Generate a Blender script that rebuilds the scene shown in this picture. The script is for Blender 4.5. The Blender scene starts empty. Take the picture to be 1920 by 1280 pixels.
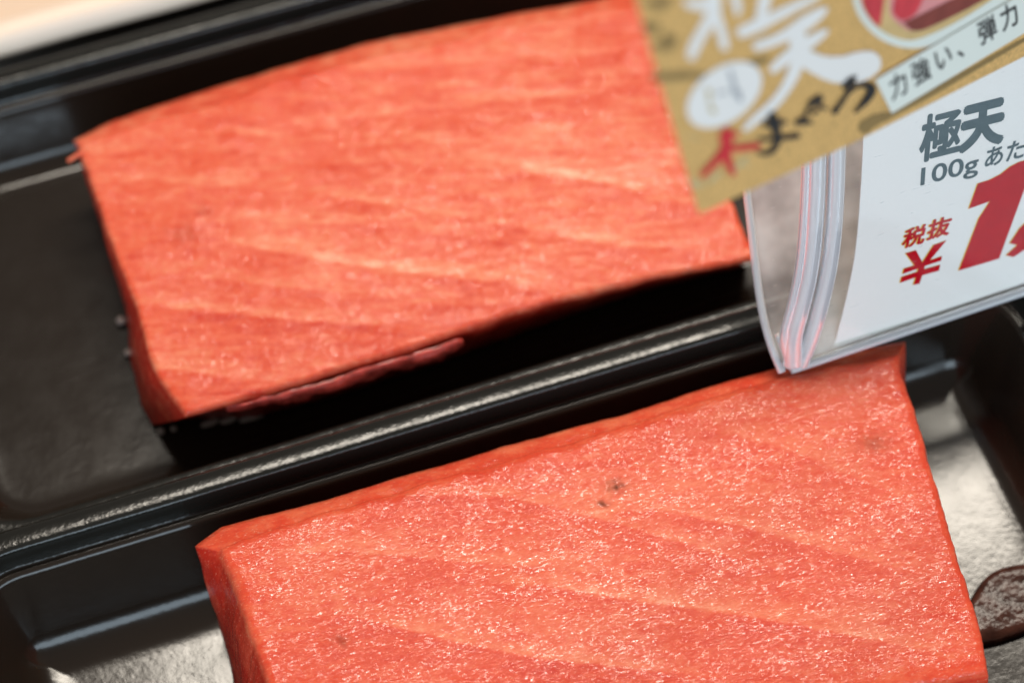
import bpy, bmesh, math, random
from mathutils import Vector, Matrix, noise
from mathutils.geometry import interpolate_bezier

random.seed(7)
S = bpy.context.scene
C = S.collection
mm = 0.001

# ------------------------------------------------------------------ camera
IW, IH = 1920.0, 1280.0
TAU, PHI, ROLL = math.radians(32), math.radians(17), math.radians(2.0)
DIST, LENS = 0.45, 81.0
FW = Vector((math.sin(PHI) * math.sin(TAU), math.cos(PHI) * math.sin(TAU), -math.cos(TAU)))
_r = Vector((math.cos(PHI), -math.sin(PHI), 0)); _u = _r.cross(FW)
RT = _r * math.cos(ROLL) - _u * math.sin(ROLL)
UP = _r * math.sin(ROLL) + _u * math.cos(ROLL)
EYE = Vector((0, 0, 0.03)) - FW * DIST
KF = LENS / 36.0

cd = bpy.data.cameras.new('camera'); cam = bpy.data.objects.new('camera', cd); C.objects.link(cam)
M3 = Matrix((RT, UP, -FW)).transposed()
cam.matrix_world = Matrix.Translation(EYE) @ M3.to_4x4()
cd.lens = LENS; cd.sensor_width = 36; cd.clip_start = 0.005; cd.clip_end = 50
cd.dof.use_dof = True; cd.dof.focus_distance = 0.421; cd.dof.aperture_fstop = 8.0
cd.dof.aperture_blades = 0
S.camera = cam

# ------------------------------------------------------------------ world, lamps, exposure
w = bpy.data.worlds.new('World'); S.world = w; w.use_nodes = True
bg = w.node_tree.nodes['Background']
bg.inputs[0].default_value = (1.0, 0.94, 0.87, 1); bg.inputs[1].default_value = 0.24


def area(name, loc, target, sx, sy, power, col):
    l = bpy.data.lights.new(name, 'AREA'); l.shape = 'RECTANGLE'; l.size = sx; l.size_y = sy
    l.energy = power; l.color = col
    o = bpy.data.objects.new(name, l); C.objects.link(o); o.location = loc
    o.rotation_euler = (Vector(target) - Vector(loc)).to_track_quat('-Z', 'Y').to_euler()
    return o


# long warm strip lamp of the show case, above and behind the trays
area('case_lamp', (0.335, 0.510, 1.20), (0.32, 0.02, 0.03), 0.90, 0.15, 18.4, (1.0, 0.91, 0.78))
# the cool light of the shop behind the viewer
area('shop_light', (-0.35, -1.35, 0.46), (0, 0, 0.03), 3.0, 0.55, 35.0, (0.70, 0.87, 1.0))

S.view_settings.view_transform = 'Standard'; S.view_settings.look = 'None'
S.view_settings.exposure = 0.0; S.view_settings.gamma = 1.0
S.view_settings.use_curve_mapping = False
S.render.engine = 'CYCLES'
S.cycles.use_denoising = True
S.cycles.max_bounces = 10; S.cycles.transparent_max_bounces = 16
S.cycles.caustics_reflective = False; S.cycles.caustics_refractive = False
S.cycles.sample_clamp_indirect = 6.0


# ------------------------------------------------------------------ geometry helpers
def ray(px, py):
    return FW + RT * ((px - IW / 2) / IW / KF) + UP * (-(py - IH / 2) / IW / KF)


def at(px, py, z):
    d = ray(px, py); return EYE + d * ((z - EYE.z) / d.z)


def on(px, py, p0, n):
    d = ray(px, py); return EYE + d * ((p0 - EYE).dot(n) / d.dot(n))


def depth(px, py, d):
    return EYE + ray(px, py) * d


def px_of(P):
    v = P - EYE; d = v.dot(FW)
    return (IW / 2 + v.dot(RT) / d * KF * IW, IH / 2 - v.dot(UP) / d * KF * IW)


def link(name, me, mat=None, parent=None, smooth=True):
    o = bpy.data.objects.new(name, me); C.objects.link(o)
    if mat: me.materials.append(mat)
    if parent: o.parent = parent
    if smooth and len(me.polygons):
        me.polygons.foreach_set('use_smooth', [True] * len(me.polygons))
    return o


def mesh(name, vs, fs, mat=None, parent=None, smooth=True):
    me = bpy.data.meshes.new(name); me.from_pydata([tuple(v) for v in vs], [], fs); me.update()
    return link(name, me, mat, parent, smooth)


def tag(o, label=None, cat=None, group=None, kind=None):
    for k, v in (('label', label), ('category', cat), ('group', group), ('kind', kind)):
        if v: o[k] = v
    return o


def empty(name, loc=(0, 0, 0)):
    o = bpy.data.objects.new(name, None); C.objects.link(o); o.location = loc
    o.empty_display_size = 0.01
    return o


def keep_parent(o, p):
    o.parent = p; o.matrix_parent_inverse = Matrix.Translation(-Vector(p.location))


def resample(pts, n):
    L = [0.0]
    for a, b in zip(pts, pts[1:]): L.append(L[-1] + (b - a).length)
    out = []; k = 0
    for i in range(n + 1):
        s = L[-1] * i / n
        while k < len(pts) - 2 and L[k + 1] < s: k += 1
        t = (s - L[k]) / max(1e-12, L[k + 1] - L[k])
        out.append(pts[k].lerp(pts[k + 1], min(1, max(0, t))))
    return out


def smooth_pts(pts, it=2):
    for _ in range(it):
        q = [pts[0]]
        for a, b in zip(pts, pts[1:]): q += [a.lerp(b, .25), a.lerp(b, .75)]
        q.append(pts[-1]); pts = q
    return pts


def tube(name, pts, r, mat, parent=None, seg=10, cap=True):
    pts = [Vector(p) for p in pts]; vs = []; fs = []
    up = Vector((0.3, 0.2, 0.9)); n = len(pts)
    for i, p in enumerate(pts):
        t = (pts[min(i + 1, n - 1)] - pts[max(i - 1, 0)]).normalized()
        a = t.cross(up).normalized(); b = a.cross(t)
        rr = r[i] if isinstance(r, (list, tuple)) else r
        for k in range(seg):
            th = 2 * math.pi * k / seg
            vs.append(p + (a * math.cos(th) + b * math.sin(th)) * rr)
    for i in range(n - 1):
        for k in range(seg):
            k2 = (k + 1) % seg
            fs.append((i * seg + k, i * seg + k2, (i + 1) * seg + k2, (i + 1) * seg + k))
    if cap:
        fs.append(tuple(range(seg))[::-1]); fs.append(tuple((n - 1) * seg + k for k in range(seg)))
    return mesh(name, vs, fs, mat, parent)


# ------------------------------------------------------------------ materials
def new_mat(name):
    m = bpy.data.materials.new(name); m.use_nodes = True
    nt = m.node_tree; return m, nt, nt.nodes['Principled BSDF']


def N(nt, kind, **kw):
    n = nt.nodes.new(kind)
    for k, v in kw.items():
        if k.startswith('i_'):
            key = k[2:]; n.inputs[int(key) if key.isdigit() else key].default_value = v
        else: setattr(n, k, v)
    return n


def ramp(nt, fac, stops, interp='LINEAR'):
    r = nt.nodes.new('ShaderNodeValToRGB'); r.color_ramp.interpolation = interp
    e = r.color_ramp.elements
    while len(e) > len(stops): e.remove(e[-1])
    while len(e) < len(stops): e.new(0.5)
    for el, (p, c) in zip(e, stops): el.position = p; el.color = (*c, 1) if len(c) == 3 else c
    nt.links.new(fac, r.inputs[0]); return r.outputs[0]


def mapped_noise(nt, scale, rot=0, detail=3.0, rough=0.55, dist=0.0, loc=(0, 0, 0)):
    tc = N(nt, 'ShaderNodeTexCoord')
    r_ = N(nt, 'ShaderNodeMapping'); r_.inputs['Rotation'].default_value = (0, 0, -rot)
    mp = N(nt, 'ShaderNodeMapping'); mp.inputs['Scale'].default_value = scale; mp.inputs['Location'].default_value = loc
    nz = N(nt, 'ShaderNodeTexNoise'); nz.inputs['Scale'].default_value = 1.0
    nz.inputs['Detail'].default_value = detail; nz.inputs['Roughness'].default_value = rough
    nz.inputs['Distortion'].default_value = dist
    nt.links.new(tc.outputs['Object'], r_.inputs['Vector']); nt.links.new(r_.outputs[0], mp.inputs['Vector'])
    nt.links.new(mp.outputs[0], nz.inputs['Vector'])
    return nz.outputs['Fac']


def math_n(nt, op, a, b=None, c=None, clamp=False):
    n = N(nt, 'ShaderNodeMath', operation=op); n.use_clamp = clamp
    for i, v in enumerate((a, b, c)):
        if v is None: continue
        if isinstance(v, (int, float)): n.inputs[i].default_value = v
        else: nt.links.new(v, n.inputs[i])
    return n.outputs[0]


def mix_c(nt, fac, a, b):
    n = N(nt, 'ShaderNodeMix', data_type='RGBA')
    for i, v in ((0, fac), (6, a), (7, b)):
        if isinstance(v, (int, float)): n.inputs[i].default_value = v
        elif isinstance(v, tuple): n.inputs[i].default_value = (*v, 1)
        else: nt.links.new(v, n.inputs[i])
    return n.outputs[2]


def bump(nt, h, strength, dist, normal=None):
    b = N(nt, 'ShaderNodeBump'); b.inputs['Strength'].default_value = strength; b.inputs['Distance'].default_value = dist
    nt.links.new(h, b.inputs['Height'])
    if normal is not None: nt.links.new(normal, b.inputs['Normal'])
    return b.outputs[0]


def mat_tuna(name, streak_rot, grain_rot, streak, pale_amt, grain_d, base, moist):
    m, nt, b = new_mat(name)
    deep, mid, pale, cream = base
    f1 = mapped_noise(nt, (95, 560, 95), streak_rot, 5, 0.65, 0.5)          # long pale streaks
    f2 = mapped_noise(nt, (30, 60, 60), streak_rot, 3, 0.5, 0.3, (3, 1, 0))  # large soft patches
    f3 = mapped_noise(nt, (1000, 2800, 1500), grain_rot, 2, 0.6)            # pale flecks: fat, plus wet glints put into the colour
    f4 = mapped_noise(nt, (420, 600, 420), streak_rot, 5, 0.7, 0.2, (7, 2, 0))      # cloudy marbling
    at_f = N(nt, 'ShaderNodeAttribute', attribute_name='fat').outputs['Fac']
    at_r = N(nt, 'ShaderNodeAttribute', attribute_name='red').outputs['Fac']
    at_s = N(nt, 'ShaderNodeAttribute', attribute_name='stain').outputs['Fac']
    v = math_n(nt, 'ADD', math_n(nt, 'MULTIPLY', f1, streak), math_n(nt, 'MULTIPLY', f2, 0.40))
    v = math_n(nt, 'ADD', v, math_n(nt, 'MULTIPLY', f4, 0.50))
    v = math_n(nt, 'SUBTRACT', v, (streak + 0.95) * 0.5)
    v = math_n(nt, 'MULTIPLY_ADD', v, 1.55, 0.50)
    v = math_n(nt, 'ADD', v, math_n(nt, 'MULTIPLY', at_f, 0.34))
    v = math_n(nt, 'SUBTRACT', v, math_n(nt, 'MULTIPLY', at_r, 0.50))
    col = ramp(nt, v, [(0.05, deep), (0.45, mid), (0.78, pale), (1.0, cream)])
    fl = ramp(nt, f3, [(0.60, (0, 0, 0)), (0.72, (1, 1, 1))])
    col = mix_c(nt, math_n(nt, 'MULTIPLY', fl, pale_amt), col, cream)
    col = mix_c(nt, at_s, col, (0.11, 0.03, 0.012))
    nt.links.new(col, b.inputs['Base Color'])
    b.inputs['Roughness'].default_value = 0.30
    b.inputs['IOR'].default_value = 1.48
    b.inputs['Coat Weight'].default_value = 0.0; b.inputs['Coat Roughness'].default_value = 0.06
    b.inputs['Subsurface Weight'].default_value = 0.35
    b.inputs['Subsurface Radius'].default_value = (1.0, 0.28, 0.14)
    b.inputs['Subsurface Scale'].default_value = 0.0022
    g1 = mapped_noise(nt, (950, 3500, 1500), grain_rot, 2.0, 0.55, 0.3)
    g2 = mapped_noise(nt, (330, 520, 330), grain_rot, 2, 0.5, 0.2, (5, 5, 5))
    nrm = bump(nt, g2, 0.5, 0.00022)
    nrm = bump(nt, g1, 1.0, grain_d, nrm)
    nt.links.new(nrm, b.inputs['Normal']); nt.links.new(nrm, b.inputs['Coat Normal'])
    # beads of moisture: only some fibres are wet enough to mirror the lamp
    wet = mapped_noise(nt, (1150, 3700, 1600), grain_rot, 1.5, 0.5, 0.2, (9, 4, 2))
    clus = mapped_noise(nt, (120, 260, 120), streak_rot, 3, 0.6, 0.2, (1, 8, 2))
    wet = math_n(nt, 'ADD', wet, math_n(nt, 'MULTIPLY', math_n(nt, 'SUBTRACT', clus, 0.5), 0.35))
    sp = ramp(nt, wet, [(moist, (0.10,) * 3), (moist + 0.09, (0.75,) * 3)])
    nt.links.new(math_n(nt, 'MULTIPLY', sp, math_n(nt, 'SUBTRACT', 1.0, at_s, clamp=True)), b.inputs['Specular IOR Level'])
    rr = ramp(nt, f2, [(0.3, (0.08,) * 3), (0.7, (0.15,) * 3)])
    nt.links.new(rr, b.inputs['Roughness'])
    return m


def mat_tray(name, col, rough, tex, tex_d, wet=False):
    m, nt, b = new_mat(name)
    b.inputs['Base Color'].default_value = (*col, 1); b.inputs['IOR'].default_value = 1.42
    h = mapped_noise(nt, (tex, tex, tex), 0, 2, 0.5, 0.1)
    h2 = mapped_noise(nt, (180, 180, 180), 0, 3, 0.5, 0.0, (2, 3, 4))
    nrm = bump(nt, h2, 0.08, 0.0006)
    nrm = bump(nt, h, 0.7, tex_d, nrm)
    nt.links.new(nrm, b.inputs['Normal'])
    v = ramp(nt, h2, [(0.35, (rough * 0.92,) * 3), (0.65, (rough * 1.08,) * 3)])
    nt.links.new(v, b.inputs['Roughness'])
    return m


def mat_plain(name, col, rough=0.5, metal=0.0, grain=0.0, gscale=900, bumpd=0.0, spec=None):
    m, nt, b = new_mat(name)
    b.inputs['Roughness'].default_value = rough; b.inputs['Metallic'].default_value = metal
    if spec is not None: b.inputs['Specular IOR Level'].default_value = spec
    nz = mapped_noise(nt, (gscale,) * 3, 0, 3, 0.6)
    dark = tuple(max(0, c * (1 - grain)) for c in col); lite = tuple(min(1, c * (1 + grain)) for c in col)
    nt.links.new(ramp(nt, nz, [(0.3, dark), (0.7, lite)]), b.inputs['Base Color'])
    if bumpd: nt.links.new(bump(nt, nz, 0.5, bumpd), b.inputs['Normal'])
    return m


def mat_sheet(name, haze, haze_col, rough=0.04):
    """thin clear plastic: see-through, Fresnel gloss and a mottled white haze standing in for reflections, plus scratches"""
    m, nt, b = new_mat(name); out = nt.nodes['Material Output']
    nt.nodes.remove(b)
    tr = N(nt, 'ShaderNodeBsdfTransparent'); tr.inputs[0].default_value = (0.96, 0.97, 0.97, 1)
    gl = N(nt, 'ShaderNodeBsdfGlossy'); gl.inputs['Roughness'].default_value = rough
    df = N(nt, 'ShaderNodeBsdfDiffuse'); df.inputs[0].default_value = (*haze_col, 1)
    tl = N(nt, 'ShaderNodeBsdfTranslucent'); tl.inputs[0].default_value = (*haze_col, 1)
    ad = N(nt, 'ShaderNodeMixShader'); ad.inputs[0].default_value = 0.65
    nt.links.new(df.outputs[0], ad.inputs[1]); nt.links.new(tl.outputs[0], ad.inputs[2])
    nz = mapped_noise(nt, (60, 60, 60), 0, 3, 0.6)
    hz = math_n(nt, 'MULTIPLY', ramp(nt, nz, [(0.35, (0.3,) * 3), (0.65, (1, 1, 1))]), haze)
    scr = mapped_noise(nt, (160, 1500, 2600), math.radians(8), 2, 0.5, 0.4, (4, 4, 4))
    hz = math_n(nt, 'ADD', hz, math_n(nt, 'MULTIPLY', ramp(nt, scr, [(0.72, (0, 0, 0)), (0.77, (1, 1, 1))]), 0.3))
    m1 = N(nt, 'ShaderNodeMixShader'); nt.links.new(hz, m1.inputs[0])
    nt.links.new(tr.outputs[0], m1.inputs[1]); nt.links.new(ad.outputs[0], m1.inputs[2])
    fr = N(nt, 'ShaderNodeFresnel'); fr.inputs[0].default_value = 1.52
    m2 = N(nt, 'ShaderNodeMixShader')
    ge = N(nt, 'ShaderNodeNewGeometry')       # gloss on the outward face only
    outw = math_n(nt, 'SUBTRACT', 1.0, ge.outputs['Backfacing'])
    nt.links.new(math_n(nt, 'MULTIPLY', math_n(nt, 'MULTIPLY', fr.outputs[0], 1.0), outw, clamp=True), m2.inputs[0])
    nt.links.new(m1.outputs[0], m2.inputs[1]); nt.links.new(gl.outputs[0], m2.inputs[2])
    nt.links.new(m2.outputs[0], out.inputs[0])
    return m


def mat_glass(name, col=(1, 1, 1), rough=0.05, ior=1.49):
    m, nt, b = new_mat(name)
    b.inputs['Base Color'].default_value = (*col, 1); b.inputs['Roughness'].default_value = rough
    b.inputs['IOR'].default_value = ior; b.inputs['Transmission Weight'].default_value = 1.0
    return m


CORAL = ((0.54, 0.026, 0.013), (0.67, 0.084, 0.040), (0.74, 0.172, 0.085), (0.82, 0.39, 0.25))
CORAL_PALE = ((0.54, 0.030, 0.015), (0.69, 0.106, 0.053), (0.765, 0.238, 0.132), (0.84, 0.47, 0.32))
M_TUNA_A = mat_tuna('tuna_flesh_streaky', math.radians(-17), math.radians(-14), 0.62, 0.25, 0.00010, CORAL_PALE, 0.57)
M_TUNA_B = mat_tuna('tuna_flesh_grainy', math.radians(-10), math.radians(-3), 0.30, 0.40, 0.00010, CORAL, 0.55)
M_BLACK = mat_tray('black_tray_plastic', (0.016, 0.011, 0.008), 0.16, 1000, 0.000028)
M_BLACKRIM = mat_tray('black_rim_plastic', (0.010, 0.0095, 0.008), 0.19, 1300, 0.00009)
M_CREAM = mat_tray('cream_tray_plastic', (0.76, 0.60, 0.48), 0.42, 1200, 0.00004)
M_DRIP = mat_plain('dark_drip', (0.060, 0.022, 0.015), 0.16, 0, 0.5, 300, 0.0006, 0.13)
M_DROP = mat_plain('drip_bead', (0.30, 0.24, 0.22), 0.08, 0, 0.1, 300, 0, 0.9)  # pale base colour stands in for the bright lamp glint on each bead
M_SHELF = mat_plain('shelf_steel', (0.30, 0.30, 0.30), 0.4, 0.6, 0.1)
M_SHEET = mat_sheet('clear_sheet', 0.004, (0.85, 0.86, 0.88))
M_BACKSHEET = mat_sheet('milky_reflection_sheet', 0.95, (0.96, 0.95, 0.92), 0.10)  # strong milky haze stands in for bright light reflected off the back panel
M_ACRYL = mat_glass('acrylic_edge', (0.97, 0.97, 0.99), 0.06)
_nt = M_ACRYL.node_tree; _o = _nt.nodes['Material Output']; _df = N(_nt, 'ShaderNodeBsdfDiffuse'); _df.inputs[0].default_value = (0.86, 0.85, 0.88, 1)
_mx = N(_nt, 'ShaderNodeMixShader'); _mx.inputs[0].default_value = 0.42  # diffuse white mixed in to paint the white reflections on the acrylic
_nt.links.new(_nt.nodes['Principled BSDF'].outputs[0], _mx.inputs[1]); _nt.links.new(_df.outputs[0], _mx.inputs[2]); _nt.links.new(_mx.outputs[0], _o.inputs[0])
M_CARD = mat_plain('white_card', (0.86, 0.79, 0.75), 0.45, 0, 0.02, 2500)
M_GREY = mat_plain('grey_print', (0.085, 0.115, 0.125), 0.5, 0, 0.1, spec=0.08)
M_RED = mat_plain('red_print', (0.50, 0.003, 0.012), 0.45, 0, 0.08, 300, spec=0.05)
M_YEL = mat_plain('yellow_fringe', (0.80, 0.50, 0.08), 0.5, spec=0.08)
M_GOLD = mat_plain('gold_paper', (0.72, 0.43, 0.155), 0.45, 0.1, 0.30, 1900)
M_GOLDDARK = mat_plain('gold_paper_brush', (0.30, 0.19, 0.07), 0.5, 0.1, 0.2, 2600)
M_GOLDPALE = mat_plain('gold_paper_pale', (0.62, 0.50, 0.27), 0.5, 0.1, 0.15, 2600)
M_INKW = mat_plain('white_ink', (0.84, 0.80, 0.77), 0.5)
M_INKK = mat_plain('black_ink', (0.018, 0.018, 0.02), 0.5)
M_INKR = mat_plain('red_ink', (0.62, 0.03, 0.04), 0.5)
M_MINT = mat_plain('pale_strip', (0.76, 0.78, 0.72), 0.5)
M_PICRED = mat_plain('picture_red', (0.58, 0.045, 0.06), 0.5, 0, 0.25, 220)
M_PICPINK = mat_plain('picture_pink', (0.70, 0.27, 0.27), 0.5, 0, 0.15, 200)
M_PICDARK = mat_plain('picture_dark', (0.22, 0.045, 0.035), 0.5, 0, 0.2, 200)
M_PICORANGE = mat_plain('picture_tan', (0.66, 0.45, 0.20), 0.5, 0, 0.1, 200)

# ------------------------------------------------------------------ setting
shelf = mesh('display_surface', [(-0.6, -0.6, 0), (0.6, -0.6, 0), (0.6, 0.6, 0), (-0.6, 0.6, 0)], [(0, 1, 2, 3)], M_SHELF)
tag(shelf, kind='structure')


# ------------------------------------------------------------------ trays
def rrect(a, b, r, z, seg=14, straight=10):
    r = max(r, 0.0005); pts = []
    for cx, cy, t0 in ((a - r, b - r, 0), (-(a - r), b - r, 90), (-(a - r), -(b - r), 180), (a - r, -(b - r), 270)):
        for k in range(seg + 1):
            th = math.radians(t0 + 90 * k / seg)
            pts.append(Vector((cx + r * math.cos(th), cy + r * math.sin(th), z)))
    out = []
    for i, p in enumerate(pts):
        out.append(p)
        if i % (seg + 1) == seg:
            q = pts[(i + 1) % len(pts)]
            for k in range(1, straight): out.append(p.lerp(q, k / straight))
    return out


def sweep(name, prof, a, b, R0, mat, parent, fill_first=False, fill_last=False, wob=0.0):
    vs = []; fs = []; n = None
    for d, z in prof:
        loop = rrect(a + d * mm, b + d * mm, (R0 + d) * mm, z * mm); n = len(loop)
        for p in loop:
            if wob:
                q = noise.noise_vector(p * 45 + Vector((parent.location.x * 50, 3, 1))) * wob
                if fill_first: q.z = 0
                p = p + q
            vs.append(p)
    for i in range(len(prof) - 1):
        for k in range(n):
            k2 = (k + 1) % n
            fs.append((i * n + k, i * n + k2, (i + 1) * n + k2, (i + 1) * n + k))
    if fill_first: fs.append(tuple(range(n))[::-1])
    if fill_last: fs.append(tuple((len(prof) - 1) * n + k for k in range(n)))
    return mesh(name, vs, fs, mat, parent)


def curve_prof(pts, it=3):
    return [(p.x, p.y) for p in smooth_pts([Vector((x, y, 0)) for x, y in pts], it)]


def make_tray(name, cx, cy, a, b, h, mat, label, R0=15, rim_mat=None, fz=3.0, fr=6.0):
    t = empty(name, (cx, cy, 0)); tag(t, label, 'tray')
    s = h - 5.0   # height of the inner step
    d0 = -5.6 - fr
    arc = [(d0 + fr * math.sin(math.radians(q)), fz + fr - fr * math.cos(math.radians(q))) for q in (0, 14, 28, 42, 56, 68)]
    inner = curve_prof([(d0 - 14, fz), (d0 - 5, fz)] + arc + [(-1.5, s - 2.0), (-0.9, s - 0.5), (-0.1, s + 0.05), (0.7, s - 0.05), (1.0, s + 0.1)])
    sweep('tray_body', inner + [(1.6, s - 1.2), (0.4, s - 2.0), (-1.0, s - 4), (-5.6, 4.0), (-7.2, 0.6), (-9, 0.0)], a, b, R0, mat, t, True, True, 0.00008)
    rim = curve_prof([(0.9, s + 0.0), (1.3, s + 0.6), (1.5, s + 2.0), (1.75, s + 3.9), (2.3, s + 4.95), (3.6, s + 5.1), (5.2, s + 5.0), (6.8, s + 4.5), (7.8, s + 2.8), (8.2, s + 1.2), (8.3, s - 0.2)])
    sweep('tray_rim', rim + [(7.7, s - 0.2), (7.2, s + 1.8), (4.5, s + 4.2), (2.8, s + 4.2), (2.2, s + 3), (1.9, s), (1.5, s - 0.8), (0.9, s + 0.0)], a, b, R0, rim_mat or mat, t, wob=0.0002)
    return t


tray_a = make_tray('food_tray', -0.0093, 0.0509, 0.1047, 0.0506, 21.8, M_BLACK,
                   'upper black plastic tray under the streaky tuna block, behind the dark rims', 18, rim_mat=M_BLACKRIM)
tray_a.rotation_euler = (0, 0, math.radians(0.3))
tray_b = make_tray('food_tray', -0.0085, -0.0603, 0.1057, 0.0460, 29.5, M_BLACK,
                   'lower black plastic tray whose thick shiny rim crosses the middle of the photo', 12, rim_mat=M_BLACKRIM, fz=5.5, fr=9.0)
tray_c = make_tray('food_tray', -0.010, 0.0509 + 0.0506 + 0.0205 + 0.0506, 0.1017, 0.0506, 24.5, M_CREAM,
                   'cream white tray, only its glossy rim showing in the top left corner')
tray_c.rotation_euler = (0, 0, math.radians(0.6))


# ------------------------------------------------------------------ tuna blocks
def seg_dist(px, py, line):
    best = (1e9, 0, 0)
    for i in range(len(line) - 1):
        x0, y0 = line[i]; x1, y1 = line[i + 1]
        dx, dy = x1 - x0, y1 - y0; L = math.hypot(dx, dy)
        t = ((px - x0) * dx + (py - y0) * dy) / (L * L)
        tc = min(1, max(0, t)); qx, qy = x0 + tc * dx, y0 + tc * dy
        d = math.hypot(px - qx, py - qy)
        if d < best[0]:
            s = ((px - x0) * dy - (py - y0) * dx) / L     # > 0: above the line in the picture
            best = (d, s, (i + tc) / (len(line) - 1))
    return best


def tuna_block(name, mat, label, z_of, top, shoulder, bottom, zb, lines, stains, edge_r, seed, side_red=1.0, nu=300, nv=175):
    def world(poly, zf): return [at(x, y, zf(x, y)) for x, y in poly]
    pa = resample([Vector((x, y, 0)) for x, y in top[0]], 24); pb = resample([Vector((x, y, 0)) for x, y in shoulder], 24)
    rear = []
    for q, (a, b) in enumerate(zip(pa, pb)):      # the far cut edge, a little uneven
        f = min(1, min(q, 24 - q) / 3) * (0.48 + 0.35 * noise.noise(Vector((q * 0.55, seed * 5, 0))))
        rear.append(tuple(a.lerp(b, f))[:2])
    top = [rear] + top[1:]
    T = [smooth_pts(world(p, z_of), 1) for p in top]
    B = [world(p, lambda x, y: zb) for p in bottom]
    Tr, Tf = resample(T[0], nu), resample(T[2], nu)      # rear and front edge, left to right
    Tright, Tl = resample(T[1], nv), resample(T[3], nv)  # right and left edge, rear to front
    sv = Vector((seed * 3.1, seed * 1.7, seed))
    for E_, nn in ((Tr, nu), (Tf, nu), (Tright, nv), (Tl, nv)):
        for i in range(nn + 1):
            f = min(1, min(i, nn - i) / 6)
            p = E_[i]; q = noise.noise_vector(p * 260 + sv) * 0.0003 + noise.noise_vector(p * 900 + sv) * 0.00013
            E_[i] = p + Vector((q.x, q.y, 0)) * f

    def coons(R, Fr, Rt, Lf, i, j):
        u, v = i / nu, j / nv
        a = R[i].lerp(Fr[i], v); b = Lf[j].lerp(Rt[j], u)
        c = R[0].lerp(R[-1], u).lerp(Fr[0].lerp(Fr[-1], u), v)
        return a + b - c

    width = (Tr[-1] - Tr[0]).length; hgt = (Tl[-1] - Tl[0]).length
    vs = []; fat = []; red = []; stain = []
    for j in range(nv + 1):
        for i in range(nu + 1):
            p = coons(Tr, Tf, Tright, Tl, i, j)
            x, y = px_of(p); du = min(i, nu - i) / nu * width; dv = min(j, nv - j) / nv * hgt
            f = r_ = 0.0; dz = 0.0
            for line, wd, st, ck in lines:
                xs = [q[0] for q in line]; ys = [q[1] for q in line]
                if not (min(xs) - 120 < x < max(xs) + 120 and min(ys) - 120 < y < max(ys) + 120): continue
                d, s, t = seg_dist(x, y, line)
                if t <= 0 or t >= 1: endf = math.exp(-(d / 14) ** 2) if abs(s) < d * .9 else 1
                else: endf = 1
                taper = min(1, t * 5, (1 - t) * 5) * endf
                jit = 0.7 + 0.5 * noise.noise(p * 500 + sv)
                if s > 0: f += st * taper * (0.55 * math.exp(-(d / wd) ** 2) * jit + 0.55 * math.exp(-d / (2.2 * wd)))
                else:
                    f += st * taper * math.exp(-(d / 4.0) ** 2) * jit * 0.8
                    r_ += st * 0.32 * taper * math.exp(-d / (1.6 * wd)) * (1 - math.exp(-(d / 5.0) ** 2))
                dz -= ck * 0.3 * taper * math.exp(-(d / 7.0) ** 2)
            sn = 0
            for sx, sy, sr, ss in stains:
                q = noise.noise(p * 900 + sv) * 0.9
                dd = math.hypot((x - sx), (y - sy) * 1.6) / sr + q
                sn = max(sn, ss * math.exp(-max(0, dd) ** 2))
            dz += noise.noise(p * 45 + sv) * 0.0004 + noise.noise(p * 170 + sv) * 0.00010 + noise.noise(p * 420 + sv) * 0.00004
            e = min(du, dv); er = edge_r * (0.7 + 0.6 * abs(noise.noise(p * 120 + sv)))
            if e < er: dz -= er - math.sqrt(max(0, er * er - (er - e) ** 2))
            vs.append(p + Vector((0, 0, dz))); fat.append(f); red.append(r_); stain.append(sn)
    W1 = nu + 1
    fs = [(j * W1 + i, (j + 1) * W1 + i, (j + 1) * W1 + i + 1, j * W1 + i + 1) for j in range(nv) for i in range(nu)]
    # the cut sides: from the top loop down to the outline on the tray
    loop = [i for i in range(nu + 1)] + [j * W1 + nu for j in range(1, nv + 1)] \
        + [nv * W1 + i for i in range(nu - 1, -1, -1)] + [j * W1 for j in range(nv - 1, 0, -1)]
    Br, Bf, Brt, Bl = resample(B[0], nu), resample(B[2], nu), resample(B[1], nv), resample(B[3], nv)
    bl = Br + Brt[1:] + Bf[-2::-1] + Bl[-2:0:-1]
    cen = sum((vs[k] for k in loop), Vector()) / len(loop)
    K = 16; n = len(loop); prev = loop
    # the rear edge rolls over a soft shoulder before it drops to the tray
    shr = resample([at(x, y, z_of(x, y) - 0.004) for x, y in shoulder], nu)
    sh = []
    for q, (a, b) in enumerate(zip(loop, bl)):
        if q <= nu: sh.append(shr[q]); continue
        m = vs[a].lerp(b, 0.2); d1 = q - nu; d2 = n - q
        w1 = max(0, 1 - d1 / (0.12 * nv)) ** 2; w2 = max(0, 1 - d2 / (0.12 * nv)) ** 2
        sh.append(m + (shr[nu] - vs[loop[nu]].lerp(bl[nu], 0.2)) * w1 + (shr[0] - vs[loop[0]].lerp(bl[0], 0.2)) * w2)
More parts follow.
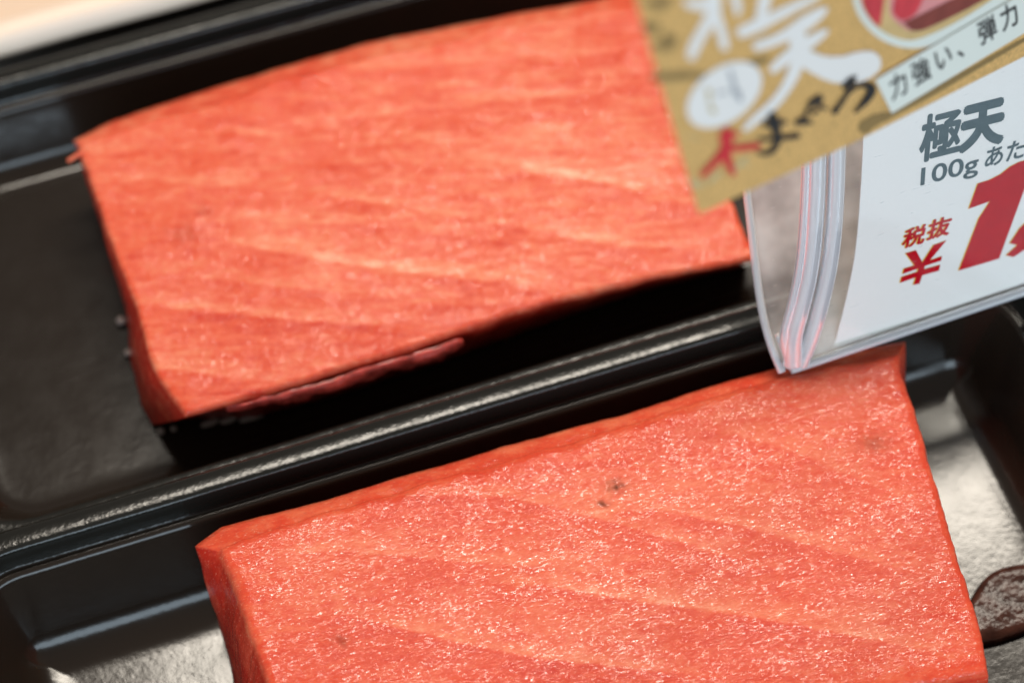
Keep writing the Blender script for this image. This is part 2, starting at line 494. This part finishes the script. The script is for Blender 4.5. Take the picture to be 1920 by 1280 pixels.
    for k in range(1, K + 1):
        t = k / K; cur = []
        for q, (a, b) in enumerate(zip(loop, bl)):
            if k <= 5:
                t_ = k / 5; p = vs[a].lerp(sh[q], t_)
                if q <= nu: p = p + Vector((0, 0, 0.0005 * math.sin(math.pi * t_)))
            else: p = sh[q].lerp(b, (k - 5) / (K - 5))
            o = Vector((p.x - cen.x, p.y - cen.y, 0)).normalized()
            bul = math.sin(math.pi * t) * 0.0006 + (noise.noise(p * 120 + sv) * 0.0004 + noise.noise(Vector((p.x * 300, p.y * 300, p.z * 900)) + sv) * 0.0002) * math.sin(math.pi * min(1, t * 1.25) if t < .8 else math.pi * .5 * 1)
            p = p + o * bul
            cur.append(len(vs)); vs.append(p)
            fat.append(0.25 + 1.0 * noise.noise(Vector((p.x * 110, p.y * 110, p.z * 260)) + sv)); red.append(side_red * (0.0 if q <= nu and k < 6 else 1))
            if q <= nu and k < 6: fat[-1] = 0.15 + 0.7 * noise.noise(p * 260 + sv)
            stain.append(0)
        for q in range(n):
            q2 = (q + 1) % n
            fs.append((prev[q2], prev[q], cur[q], cur[q2])) if False else fs.append((prev[q], prev[q2], cur[q2], cur[q]))
        prev = cur
    fs.append(tuple(prev))
    me = bpy.data.meshes.new(name); me.from_pydata([tuple(v) for v in vs], [], fs)
    for nm, dat in (('fat', fat), ('red', red), ('stain', stain)):
        a = me.attributes.new(nm, 'FLOAT', 'POINT'); a.data.foreach_set('value', dat)
    bm = bmesh.new(); bm.from_mesh(me); bmesh.ops.recalc_face_normals(bm, faces=bm.faces); bm.to_mesh(me); bm.free()
    o = link(name, me, mat)
    tag(o, label, 'tuna')
    return o


ZA = 0.0245
LINES_A = [
    ([(380, 440), (520, 470), (680, 497), (880, 522), (1100, 542)], 26, 0.8, 0.00012),
    ([(560, 352), (700, 378), (860, 405), (1100, 450), (1385, 478)], 22, 0.6, 0.00010),
    ([(255, 570), (360, 578), (480, 590), (640, 604), (860, 612)], 22, 0.75, 0.00014),
    ([(290, 690), (350, 692), (430, 705), (510, 712)], 10, 0.7, 0.00022),
    ([(850, 288), (1000, 312), (1180, 352), (1330, 385)], 26, 0.5, 0.00006),
    ([(170, 335), (300, 340), (480, 352), (620, 350)], 18, 0.35, 0.00005),
    ([(395, 235), (470, 250), (560, 262)], 10, 0.55, 0.00005),
    ([(600, 190), (800, 162), (1000, 150), (1215, 140)], 16, 0.5, 0.00002),
    ([(480, 300), (700, 302), (900, 312), (1150, 342), (1300, 372)], 16, 0.45, 0.00003),
    ([(280, 420), (500, 412), (700, 424), (900, 446), (1130, 486)], 18, 0.4, 0.00003),
    ([(225, 500), (400, 520), (600, 542), (850, 572), (1010, 566)], 18, 0.5, 0.00004),
    ([(880, 56), (1050, 44), (1195, 38)], 12, 0.45, 0.00002),
    ([(640, 130), (820, 120), (1000, 105), (1180, 98)], 22, 0.4, 0.00004),
    ([(690, 215), (850, 190), (1040, 180), (1230, 165)], 24, 0.5, 0.00004),
    ([(560, 270), (760, 265), (960, 262), (1240, 268)], 22, 0.4, 0.00003),
]
BLK_A = tuna_block(
    'tuna_block', M_TUNA_A,
    'streaky coral red tuna block in the upper tray, pale wavy bands across its top',
    lambda x, y: ZA,
    [[(142, 262), (285, 232), (400, 208), (511, 174), (600, 143), (760, 106), (950, 60), (1195, 6), (1240, -6)],
     [(1240, -6), (1290, 160), (1350, 330), (1395, 420), (1420, 482)],
     [(347, 776), (430, 752), (520, 728), (640, 690), (750, 656), (860, 620), (1000, 572), (1180, 528), (1420, 482)],
     [(142, 262), (165, 330), (196, 420), (232, 520), (260, 585), (284, 690), (347, 776)]],
    [(140, 264), (222, 226), (365, 179), (511, 135), (693, 84), (950, 33), (1110, 4), (1250, -30)],
    [[(190, 385), (700, 225), (1245, 85)],
     [(1245, 85), (1300, 300), (1400, 500)],
     [(283, 797), (360, 786), (480, 782), (620, 745), (760, 700), (870, 664), (1050, 598), (1230, 540), (1400, 500)],
     [(190, 385), (212, 480), (238, 590), (248, 680), (265, 760), (283, 797)]],
    0.003, LINES_A, [(345, 438, 26, 0.18), (383, 396, 14, 0.18)], 0.0014, 1)


def ZB(x, y): return 0.0340 - 0.0030 * max(0, min(1.2, (x - 400) / 1300))


LINES_B = [
    ([(600, 1140), (760, 1178), (880, 1205), (1000, 1230), (1180, 1250), (1400, 1276)], 22, 1.0, 0.00010),
    ([(820, 1080), (1050, 1100), (1200, 1125), (1400, 1152), (1600, 1190), (1830, 1240)], 26, 0.9, 0.00010),
    ([(1060, 965), (1230, 952), (1400, 985), (1560, 1030), (1790, 1090)], 26, 0.7, 0.00006),
    ([(640, 935), (800, 925), (960, 930), (1100, 962), (1330, 1030), (1500, 1080)], 20, 0.6, 0.00006),
    ([(440, 1040), (640, 1030), (860, 1050), (1040, 1060), (1250, 1090)], 22, 0.5, 0.00005),
    ([(1300, 800), (1450, 830), (1600, 890), (1760, 960)], 26, 0.5, 0.00004),
]
BLK_B = tuna_block(
    'tuna_block', M_TUNA_B,
    'grainy glistening tuna block in the lower tray, a small dark nick near its middle',
    ZB,
    [[(408, 1024), (470, 1008), (560, 985), (690, 945), (840, 898), (1000, 856), (1130, 818), (1300, 760), (1480, 705), (1690, 655)],
     [(1690, 655), (1690, 690), (1708, 735), (1730, 800), (1745, 870), (1772, 940), (1788, 1010), (1812, 1080), (1832, 1140), (1846, 1200), (1856, 1258)],
     [(545, 1420), (800, 1400), (1100, 1380), (1450, 1335), (1700, 1285), (1856, 1258)],
     [(408, 1024), (425, 1070), (445, 1125), (468, 1190), (490, 1250), (545, 1420)]],
    [(372, 1024), (420, 988), (560, 953), (700, 913), (840, 872), (1000, 826), (1150, 788), (1300, 738), (1480, 684), (1695, 642)],
    [[(418, 1195), (1000, 1005), (1690, 800)],
     [(1690, 800), (1745, 1050), (1810, 1390)],
     [(500, 1560), (1150, 1500), (1810, 1390)],
     [(418, 1195), (436, 1265), (470, 1400), (500, 1560)]],
    0.0055, LINES_B, [(1155, 912, 14, 1.1), (1132, 945, 9, 0.9), (640, 1200, 16, 0.4), (1640, 830, 26, 0.35)], 0.0022, 2, 0.75)

# loose shred of flesh at the far left corner of the upper block
sh = tube('flesh_shred', smooth_pts([at(162, 280, ZA), at(150, 288, ZA + .0002), at(140, 294, ZA - .0002), at(128, 302, ZA - .001)], 2),
          [0.0004 + 0.0003 * math.sin(math.pi * min(1, .15 + i / 14)) for i in range(14)][:13] and 0.00045, M_TUNA_A, BLK_A, 8)
# torn flap of pale membrane hanging along the front edge of the upper block
fl_top = [(425, 768), (500, 750), (600, 724), (700, 692), (800, 661), (868, 640)]
fl_bot = [(425, 772), (455, 776), (500, 764), (545, 768), (590, 748), (625, 750), (668, 724), (700, 722), (735, 700), (775, 698), (800, 688), (828, 690), (842, 674), (860, 668), (868, 648)]
a_ = resample([at(x, y - 5, ZA - .0016) for x, y in fl_top], 40); b_ = resample([at(x, y, 0.0185) for x, y in fl_bot], 40)
b_ = [a.lerp(b, 0.72 + 0.30 * noise.noise(b * 330)) for a, b in zip(a_, b_)]
vs = []; fs = []
for i in range(41):
    for k in range(7):
        p = a_[i].lerp(b_[i], k / 6); p += Vector((0, -0.0006 * math.sin(k / 6 * 3.1), 0))
        p += noise.noise_vector(p * 500) * 0.0004 + noise.noise_vector(p * 900) * 0.0007 * (k / 6)
        vs.append(p)
for i in range(40):
    for k in range(6): fs.append((i * 7 + k, i * 7 + k + 1, (i + 1) * 7 + k + 1, (i + 1) * 7 + k))
flap = mesh('membrane_flap', vs, fs, mat_plain('membrane', (0.46, 0.050, 0.038), 0.15, 0, 0.5, 500, 0.0002), BLK_A)
_fa = flap.data.attributes.new('fat', 'FLOAT', 'POINT'); _fa.data.foreach_set('value', [0.75] * len(vs))
so = flap.modifiers.new('solid', 'SOLIDIFY'); so.thickness = 0.0006


# ------------------------------------------------------------------ drip in the trays
def blob(name, outline, z, h, mat, seed, grid=46):
    pts = [at(x, y, z) for x, y in outline]
    pts = smooth_pts(pts + [pts[0]], 3)[:-1]
    c = sum(pts, Vector()) / len(pts); n = len(pts); vs = []; fs = []
    R = 14
    for r in range(R):
        t = 1 - r / R
        for p in pts:
            q = c.lerp(p, t)
            e = 1 - t
            q = q + Vector((0, 0, h * math.sqrt(max(0, 1 - (1 - min(1, e * 4)) ** 2)) + noise.noise(q * 150 + Vector((seed, 0, 0))) * h * 0.10 * min(1, e * 4)))
            vs.append(q)
    vs.append(c + Vector((0, 0, h)))
    for r in range(R - 1):
        for k in range(n): fs.append((r * n + k, r * n + (k + 1) % n, (r + 1) * n + (k + 1) % n, (r + 1) * n + k))
    for k in range(n): fs.append(((R - 1) * n + k, (R - 1) * n + (k + 1) % n, R * n))
    fs.append(tuple(range(n))[::-1])
    return mesh(name, vs, fs, mat)


tag(blob('drip_puddle', [(1800, 1160), (1838, 1085), (1880, 1062), (1940, 1056), (1990, 1080), (1990, 1150), (1930, 1190), (1862, 1212), (1810, 1220)], 0.0056, 0.0022, M_DRIP, 3),
    'dark brown glistening puddle of drip beside the right end of the lower tuna block', 'puddle')
proto = None
for i, (x, y, r) in enumerate([(227, 601, .75), (241, 661, .65), (302, 808, .65), (326, 803, .55), (394, 792, .6), (430, 786, .6), (466, 783, .6), (480, 780, .55)]):
    P = at(x, y, 0.0042 if i < 2 else 0.0036)
    if proto is None:
        bm = bmesh.new(); bmesh.ops.create_uvsphere(bm, u_segments=20, v_segments=12, radius=0.001)
        me = bpy.data.meshes.new('drip_droplet'); bm.to_mesh(me); bm.free()
        o = proto = link('drip_droplet', me, M_DROP)
    else:
        o = proto.copy(); C.objects.link(o)
    o.location = P; r *= 1.35; o.scale = (r * (2.6 if i in (4, 5, 6, 7) else 1), r, r * 0.8)
    o.rotation_euler = (0, 0, math.radians(4))
    tag(o, 'tiny clear droplet of drip on the tray at the foot of the upper tuna block', 'droplet', 'droplets round the foot of the upper tuna block')

# ------------------------------------------------------------------ clear sign holder
FOLD = at(1484, 692, 0.0315)
BETA = math.radians(20); BETB = math.radians(50)
NF = Vector((0, -math.cos(BETA), math.sin(BETA)))
NB = Vector((0, -math.cos(BETB), math.sin(BETB)))


def leaf(x, y, off=0.0): return on(x, y, FOLD + NF * off, NF)
def back(x, y, off=0.0): return on(x, y, FOLD + NB * off, NB)


def slab(name, pts, nrm, th, mat, parent=None):
    """a flat piece of sheet with an outline and a thickness (front face at pts)"""
    n = len(pts); vs = list(pts) + [p - nrm * th for p in pts]
    fs = [tuple(range(n)), tuple(range(2 * n - 1, n - 1, -1))]
    for k in range(n):
        k2 = (k + 1) % n; fs.append((k2, k, n + k, n + k2))
    me = bpy.data.meshes.new(name); me.from_pydata([tuple(v) for v in vs], [], fs)
    bm = bmesh.new(); bm.from_mesh(me); bmesh.ops.recalc_face_normals(bm, faces=bm.faces)
    bmesh.ops.triangulate(bm, faces=[f for f in bm.faces if len(f.verts) > 4]); bm.to_mesh(me); bm.free()
    return link(name, me, mat, parent, smooth=False)


def flat(name, pts, mat, parent=None):
    me = bpy.data.meshes.new(name); me.from_pydata([tuple(v) for v in pts], [], [tuple(range(len(pts)))])
    bm = bmesh.new(); bm.from_mesh(me); bmesh.ops.triangulate(bm, faces=bm.faces); bm.to_mesh(me); bm.free()
    return link(name, me, mat, parent, smooth=False)


def px_smooth(line, it=2): return [(p.x, p.y) for p in smooth_pts([Vector((x, y, 0)) for x, y in line], it)]


hold = empty('sign_holder', (0, 0, 0))
tag(hold, 'clear plastic V shaped sign holder standing at the rear edge of the lower tuna block', 'sign holder')
LEFT = px_smooth([(1484, 692), (1462, 628), (1474, 588), (1495, 504), (1503, 401), (1508, 300), (1511, 120), (1513, -120)])
slab('front_panel', [leaf(x, y) for x, y in LEFT] + [leaf(2150, -330), leaf(2150, 469)], NF, 0.0008, M_SHEET, hold)
slab('back_panel', [back(x, y) for x, y in [(1484, 692), (1460, 699), (1433, 606), (1420, 530), (1400, 370), (1380, 250), (2150, 20), (2150, 469)]][0:1] +
     [back(x, y) for x, y in [(1462, 690), (1435, 604), (1421, 530), (1402, 372), (1384, 240), (2060, 40), (2150, 469)]], NB, 0.0010, M_BACKSHEET, hold)
R0_ = [(1480, 680), (1466, 632), (1479, 588), (1499, 504), (1507, 401), (1511, 300), (1513, 100)]
R1_ = [(1502, 681), (1531, 624), (1552, 547), (1565, 482), (1573, 401), (1577, 290), (1579, 100)]
for f_, r in ((0.02, .0009), (0.30, .0019), (0.88, .0017)):
    tube('rib', [leaf(x, y, 0.0004) for x, y in px_smooth([(a[0] + (b[0] - a[0]) * f_, a[1] + (b[1] - a[1]) * f_) for a, b in zip(R0_, R1_)], 3)], r, M_ACRYL, hold, 12)
tube('bottom_fold', resample([leaf(1482, 693), leaf(2150, 469)], 30), 0.0009, M_ACRYL, hold, 12)
tube('back_edge', [back(x, y) for x, y in px_smooth([(1466, 697), (1446, 650), (1432, 600), (1420, 530), (1402, 372), (1384, 240)], 2)], 0.0008, M_ACRYL, hold, 12)
tube('corner_brace', [leaf(1460, 628, -0.0006), leaf(1484, 690, -0.0006)], 0.0007, M_ACRYL, hold, 12)

# ------------------------------------------------------------------ white price card in the holder
CO = -0.0012
cardE = empty('price_card', (0, 0, 0))
tag(cardE, 'white price card with grey and red Japanese print inside the clear holder', 'price card')
cl = px_smooth([(1622, 150), (1618, 300), (1607, 460), (1592, 540), (1576, 605), (1562, 657)])
slab('card_sheet', [leaf(x, y, CO) for x, y in cl] + [leaf(2120, 468, CO), leaf(2120, -120, CO)], NF, 0.0003, M_CARD, cardE)


def glyphs(name, text, o, ex, ey, put, mat, parent, bold=0.0, dz=0.0, shear=0.0):
    cu = bpy.data.curves.new(name, 'FONT'); cu.body = text; cu.size = 1.0; cu.offset = bold; cu.resolution_u = 6; cu.shear = shear
    cu.fill_mode = 'FRONT'; cu.offset = 0.0
    ob = bpy.data.objects.new(name, cu); C.objects.link(ob)
    dg = bpy.context.evaluated_depsgraph_get(); src = bpy.data.meshes.new_from_object(ob.evaluated_get(dg))
    bpy.data.objects.remove(ob); bpy.data.curves.remove(cu)
    base = [(v.co.x, v.co.y) for v in src.vertices]; pol = [tuple(p.vertices) for p in src.polygons]
    bpy.data.meshes.remove(src)
    sh_ = [(0, 0)] + [(bold * math.cos(k * math.pi / 4), bold * math.sin(k * math.pi / 4)) for k in range(8)] if bold else [(0, 0)]
    vs = []; fs = []
    for q, (sx_, sy_) in enumerate(sh_):      # heavier type: the same glyph printed a hair to each side
        k = len(vs)
        for X, Y in base:
            X += sx_; Y += sy_
            vs.append(put(o[0] + X * ex[0] + Y * ey[0], o[1] + X * ex[1] + Y * ey[1], dz + q * 0.000002))
        fs += [tuple(k + a for a in p) for p in pol]
    return mesh(name, vs, fs, mat, parent, smooth=False)


def card(x, y, dz=0.0): return leaf(x, y, CO + 0.00006 + dz)


glyphs('grey_heading', '極', (1722, 298), (80, -20), (8, -92), card, M_GREY, cardE, 0.030)
glyphs('grey_heading', '天', (1797, 278), (84, -21), (8, -94), card, M_GREY, cardE, 0.055)
glyphs('unit_text', '100g', (1714, 351), (62, -16), (3, -46), card, M_GREY, cardE, 0.016)
glyphs('unit_text', 'あたり', (1842, 314), (40, -11), (6, -42), card, M_GREY, cardE, 0.022)
for nm, mt, sx, dz in (('yellow_fringe', M_YEL, -2.0, 0.0), ('red_print', M_RED, 0.0, 0.00003)):
    t_ = empty('tax_text', (0, 0, 0)) if False else None
    glyphs(nm, '税', (1690 + sx, 464), (43, -12), (9, -39), card, mt, cardE, 0.032, dz)
    glyphs(nm, '抜', (1736 + sx, 448), (44, -12), (9, -39), card, mt, cardE, 0.032, dz)
    Y = lambda pts: [card(1660 + a / 3.2 + sx, 160 + b / 3.2, dz) for a, b in pts]
    flat(nm, Y([(122, 1008), (184, 990), (222, 1062), (290, 958), (368, 930), (268, 1050), (340, 1025), (335, 1052), (238, 1084), (232, 1104), (330, 1076), (322, 1112), (222, 1140), (205, 1190), (168, 1198), (182, 1152), (88, 1186), (98, 1150), (192, 1118), (196, 1100), (104, 1132), (112, 1100), (175, 1080)]), mt, cardE)
    flat(nm, Y([(500, 742), (555, 590), (625, 568), (690, 535), (750, 488), (800, 462), (905, 430), (683, 1040), (440, 1112), (560, 800), (628, 695)]), mt, cardE)
    flat(nm, Y([(746, 948), (806, 858), (850, 815), (1000, 770), (980, 930), (830, 990), (770, 1030), (724, 1020), (792, 958)]), mt, cardE)

# ------------------------------------------------------------------ gold promotion card leaning out towards the viewer
def ld(x, y): return (leaf(x, y) - EYE).dot(FW)


G1 = depth(1195, 0, ld(1800, 160) - 0.100); G2 = depth(1313, 401, ld(1800, 160) - 0.068); G3 = depth(2000, 60, ld(2000, 60) - 0.003)
GN = (G2 - G1).cross(G3 - G1).normalized()
if GN.dot(FW) > 0: GN = -GN


def gold(x, y, dz=0.0): return on(x, y, G1 + GN * dz, GN)


gc = empty('promotion_card', (0, 0, 0))
tag(gc, 'gold promotion card with white and black brush lettering leaning over the holder', 'promotion card')
slab('card_sheet', [gold(x, y) for x, y in [(1178, -60), (1195, 0), (1313, 401), (1604, 266), (1925, 104), (1990, 71), (1990, -170)]], GN, 0.0004, M_GOLD, gc)
_lay = [0]
STROKE_W = {'black_lettering': 1.35, 'white_lettering': 1.12, 'red_lettering': 1.1}


def stroke(name, line, wd, mat, it=2, parent=None):
    """one brush stroke: a ribbon of changing width printed on the gold card"""
    _lay[0] += 1; dz = 0.00004 + _lay[0] * 0.000006
    P = px_smooth(line, it); n = len(P)
    if not isinstance(wd, (list, tuple)): wd = [wd, wd]
    L = []; R_ = []
    for i, (x, y) in enumerate(P):
        x0, y0 = P[max(0, i - 1)]; x1, y1 = P[min(n - 1, i + 1)]
        l = math.hypot(x1 - x0, y1 - y0) or 1; nx, ny = -(y1 - y0) / l, (x1 - x0) / l
        t = i / (n - 1) * (len(wd) - 1); k = min(int(t), len(wd) - 2); wv = (wd[k] + (wd[k + 1] - wd[k]) * (t - k)) / 2
        wv *= STROKE_W.get(name, 1.0)
        wv *= 1 + 0.10 * noise.noise(Vector((x * .11, y * .11, _lay[0])))
        L.append((x + nx * wv, y + ny * wv)); R_.append((x - nx * wv, y - ny * wv))

    def cap(a, b, c):     # half-round end from a to b about c
        out = []; a0 = math.atan2(a[1] - c[1], a[0] - c[0]); r = math.hypot(a[0] - c[0], a[1] - c[1])
        for k in range(1, 6): out.append((c[0] + r * math.cos(a0 + math.pi * k / 6 * s_), c[1] + r * math.sin(a0 + math.pi * k / 6 * s_)))
        return out
    s_ = -1
    vs = [gold(*p, dz) for p in L + R_]
    fs = [(i, i + 1, n + i + 1, n + i) for i in range(n - 1)]
    c1 = cap(L[-1], R_[-1], P[-1]); b0 = len(vs); vs += [gold(*p, dz) for p in c1]
    fs.append(tuple([n - 1] + [b0 + k for k in range(5)] + [2 * n - 1]))
    c0 = cap(R_[0], L[0], P[0]); b1 = len(vs); vs += [gold(*p, dz) for p in c0]
    fs.append(tuple([n] + [b1 + k for k in range(5)] + [0]))
    return vs, fs


def strokes(name, items, mat, parent):
    if name == 'gold_pattern' and len(items) > 1:
        for it_ in items: strokes(name, [it_], mat, parent)
        return None
    V = []; F = []
    for it_ in items:
        v, f = stroke(name, it_[0], it_[1], mat); k = len(V); V += v; F += [tuple(q + k for q in g) for g in f]
    me = bpy.data.meshes.new(name); me.from_pydata([tuple(v) for v in V], [], F)
    bm = bmesh.new(); bm.from_mesh(me)
    for f in bm.faces:
        f.normal_update()
        if f.normal.dot(GN) < 0: f.normal_flip()
    bm.to_mesh(me); bm.free()
    return link(name, me, mat, parent, smooth=False)


def z3(x, y): return (1180 + x / 4.924, y / 4.924)
def z4(x, y): return (1280 + x / 4.571, 180 + y / 4.571)
def z5(x, y): return (1560 + x / 5.333, y / 5.333)
def z1(x, y): return (1180 + x / 2.595, y / 2.595)
def zz(f, *pts): return [f(*p) for p in pts]


# brushed patterns of the gold print
strokes('gold_pattern', [
    (zz(z3, (240, 720), (450, 700), (700, 690)), [16, 18, 8]),
    (zz(z3, (250, 420), (330, 440), (410, 380), (330, 330)), [14, 22, 12]),
    (zz(z3, (160, 260), (230, 280), (250, 220)), [18, 22, 10]),
    (zz(z3, (200, 20), (300, 60), (380, -30)), [18, 22, 10]),
    (zz(z3, (1100, 590), (1200, 570), (1290, 540)), [12, 16, 6]),
    (zz(z5, (330, 1270), (420, 1200), (590, 1150)), [26, 22, 10]),
    (zz(z5, (600, 1150), (1000, 930), (1400, 700), (1925, 400)), [9, 12, 9, 6]),
], M_GOLDDARK, gc)
strokes('gold_pattern', [
    (zz(z4, (30, 340), (130, 370)), [2, 4]), (zz(z4, (480, 560), (560, 600)), [2, 5]), (zz(z4, (80, 730), (200, 760)), [8, 3]),
    (zz(z4, (440, 640), (520, 560), (560, 520)), [8, 4]), (zz(z4, (230, 740), (330, 650)), [6, 8, 3]), (zz(z4, (60, 760), (160, 790)), [3, 6, 2]),
], M_GOLDPALE, gc)
strokes('white_lettering', [
    (zz(z3, (770, -90), (775, 40), (775, 170)), [24, 26, 24]),
    (zz(z3, (540, 30), (700, 60), (800, 50)), [14, 20, 20]),
    (zz(z3, (770, 140), (670, 310), (615, 400), (575, 510)), [22, 19, 19, 17]),
    (zz(z3, (800, 150), (850, 290), (880, 430)), [18, 16, 15]),
    (zz(z3, (970, -40), (1000, 60), (1000, 130)), [16, 14, 8]),
    (zz(z3, (1260, -60), (1240, 60), (1200, 190)), [24, 20, 14]),
    (zz(z3, (1040, 300), (1200, 230), (1420, 120), (1560, 50), (1740, -30)), [19, 22, 18, 14, 10]),
    (zz(z3, (1180, 430), (1400, 360), (1620, 220), (1810, 90)), [15, 18, 26, 9]),
    (zz(z3, (1330, 640), (1470, 520), (1620, 420), (1820, 290)), [14, 20, 22, 8]),
    (zz(z3, (1540, 280), (1570, 450), (1540, 640), (1440, 830), (1320, 980), (1180, 1090), (1070, 1190)), [26, 30, 22, 17, 17, 14, 9]),
    (zz(z1, (830, 270), (920, 320), (1010, 345), (1110, 330), (1165, 310)), [26, 34, 44, 50, 44]),
], M_INKW, gc)
# oval seal
sc_, ss_ = math.cos(math.radians(-37)), math.sin(math.radians(-37))
oval = [(1358 + 80 * math.cos(t) * sc_ - 50 * math.sin(t) * ss_, 178 + 80 * math.cos(t) * ss_ + 50 * math.sin(t) * sc_) for t in [2 * math.pi * k / 48 for k in range(48)]]
seal = flat('oval_seal', [gold(x, y, 0.00018) for x, y in oval], M_INKW, gc)
_lay[0] = 40
strokes('seal_print', [(zz(z3, (930, 660), (960, 760)), [7, 9]), (zz(z3, (965, 770), (975, 860)), [8, 10]), (zz(z3, (1000, 860), (1030, 930)), [13, 8]), (zz(z3, (820, 870), (900, 850)), [5, 4])],
        mat_plain('seal_grey', (0.42, 0.42, 0.44), .5), gc)
strokes('seal_print', [(zz(z3, (720, 840), (740, 860)), [8, 10]), (zz(z3, (735, 900), (745, 960)), [5, 5]), (zz(z3, (760, 1010), (780, 1030)), [10, 9])], M_GOLDPALE, gc)
strokes('red_lettering', [
    (zz(z4, (385, 320), (375, 430), (370, 530)), [19, 20, 18]),
    (zz(z4, (330, 350), (400, 345), (470, 330)), [9, 10, 6]),
    (zz(z4, (410, 455), (530, 445), (650, 430)), [9, 11, 9]),
    (zz(z4, (340, 500), (260, 590), (175, 680)), [16, 12, 9]),
    (zz(z4, (380, 520), (400, 600), (440, 670)), [15, 13, 7]),
], M_INKR, gc)
strokes('black_lettering', [
    (zz(z4, (770, 175), (790, 260), (815, 330), (815, 420), (750, 500), (660, 500), (640, 470)), [13, 16, 12, 9, 6, 4, 2]),
    (zz(z4, (700, 245), (800, 235), (890, 225)), [7, 9, 4]),
    (zz(z4, (650, 375), (800, 370), (985, 345)), [3, 6, 8]),
    (zz(z4, (980, 230), (1040, 220), (1110, 235)), [7, 9, 3]),
    (zz(z4, (1170, 30), (1090, 90), (1060, 160), (1020, 220)), [12, 6, 4, 5]),
    (zz(z4, (1110, 60), (1180, 30)), [10, 9]), (zz(z4, (1170, 90), (1230, 110)), [6, 4]), (zz(z4, (1120, 150), (1160, 130)), [5, 4]),
    (zz(z5, (120, 870), (180, 810), (235, 775)), [6, 9, 5]),
    (zz(z5, (225, 820), (150, 950), (80, 1060), (30, 1120)), [4, 6, 6, 9]),
    (zz(z5, (150, 960), (260, 860), (360, 855), (405, 890), (370, 980), (290, 1070), (225, 1130)), [2, 3, 8, 14, 10, 5, 2]),
], M_INKK, gc)
# picture of sliced tuna with a pale border, and the pale caption strip
pic = px_smooth([(1596, -60), (1598, 0), (1612, 36), (1640, 68), (1676, 87), (1716, 93), (1752, 84), (1830, 44), (1925, -20), (1925, -110)], 2)
flat('picture_border', [gold(x, y, 0.00012) for x, y in pic], M_MINT, gc)
pt = px_smooth([(1606, -60), (1610, 0), (1626, 34), (1652, 60), (1690, 76), (1722, 76), (1800, 40), (1890, -20), (1890, -80)], 2)
flat('picture', [gold(x, y, 0.00018) for x, y in pt], M_PICORANGE, gc)
flat('picture_slice', [gold(x, y, 0.00024) for x, y in px_smooth([(1612, -60), (1614, 4), (1628, 32), (1650, 54), (1652, 40), (1660, -10), (1662, -60)], 2)], M_PICRED, gc)
flat('picture_slice', [gold(x, y, 0.00024) for x, y in px_smooth([(1664, -60), (1668, 0), (1668, 30), (1690, 50), (1712, 62), (1740, 40), (1800, 10), (1850, -30), (1860, -60)], 2)], M_PICPINK, gc)
flat('picture_slice', [gold(x, y, 0.00030) for x, y in px_smooth([(1680, -60), (1678, 0), (1672, 24), (1690, 42), (1716, 30), (1728, 6), (1738, -20), (1740, -60)], 2)], M_PICRED, gc)
flat('picture_slice', [gold(x, y, 0.00036) for x, y in px_smooth([(1694, 44), (1716, 64), (1770, 40), (1840, 4), (1880, -24), (1860, -24), (1800, -8), (1740, 22)], 2)], M_PICDARK, gc)
cap = flat('caption_strip', [gold(x, y, 0.00042) for x, y in [(1641, 150), (1672, 213), (1925, 60), (1990, 21), (1990, -55), (1897, 0)]], M_MINT, gc)
for i, ch in enumerate('力強い、弾力'):
    glyphs('caption_text', ch, (1671 + i * 41.5, 187 - i * 25.8), (35, -20), (-9, -46), gold, M_INKK, gc, 0.02, 0.00046)
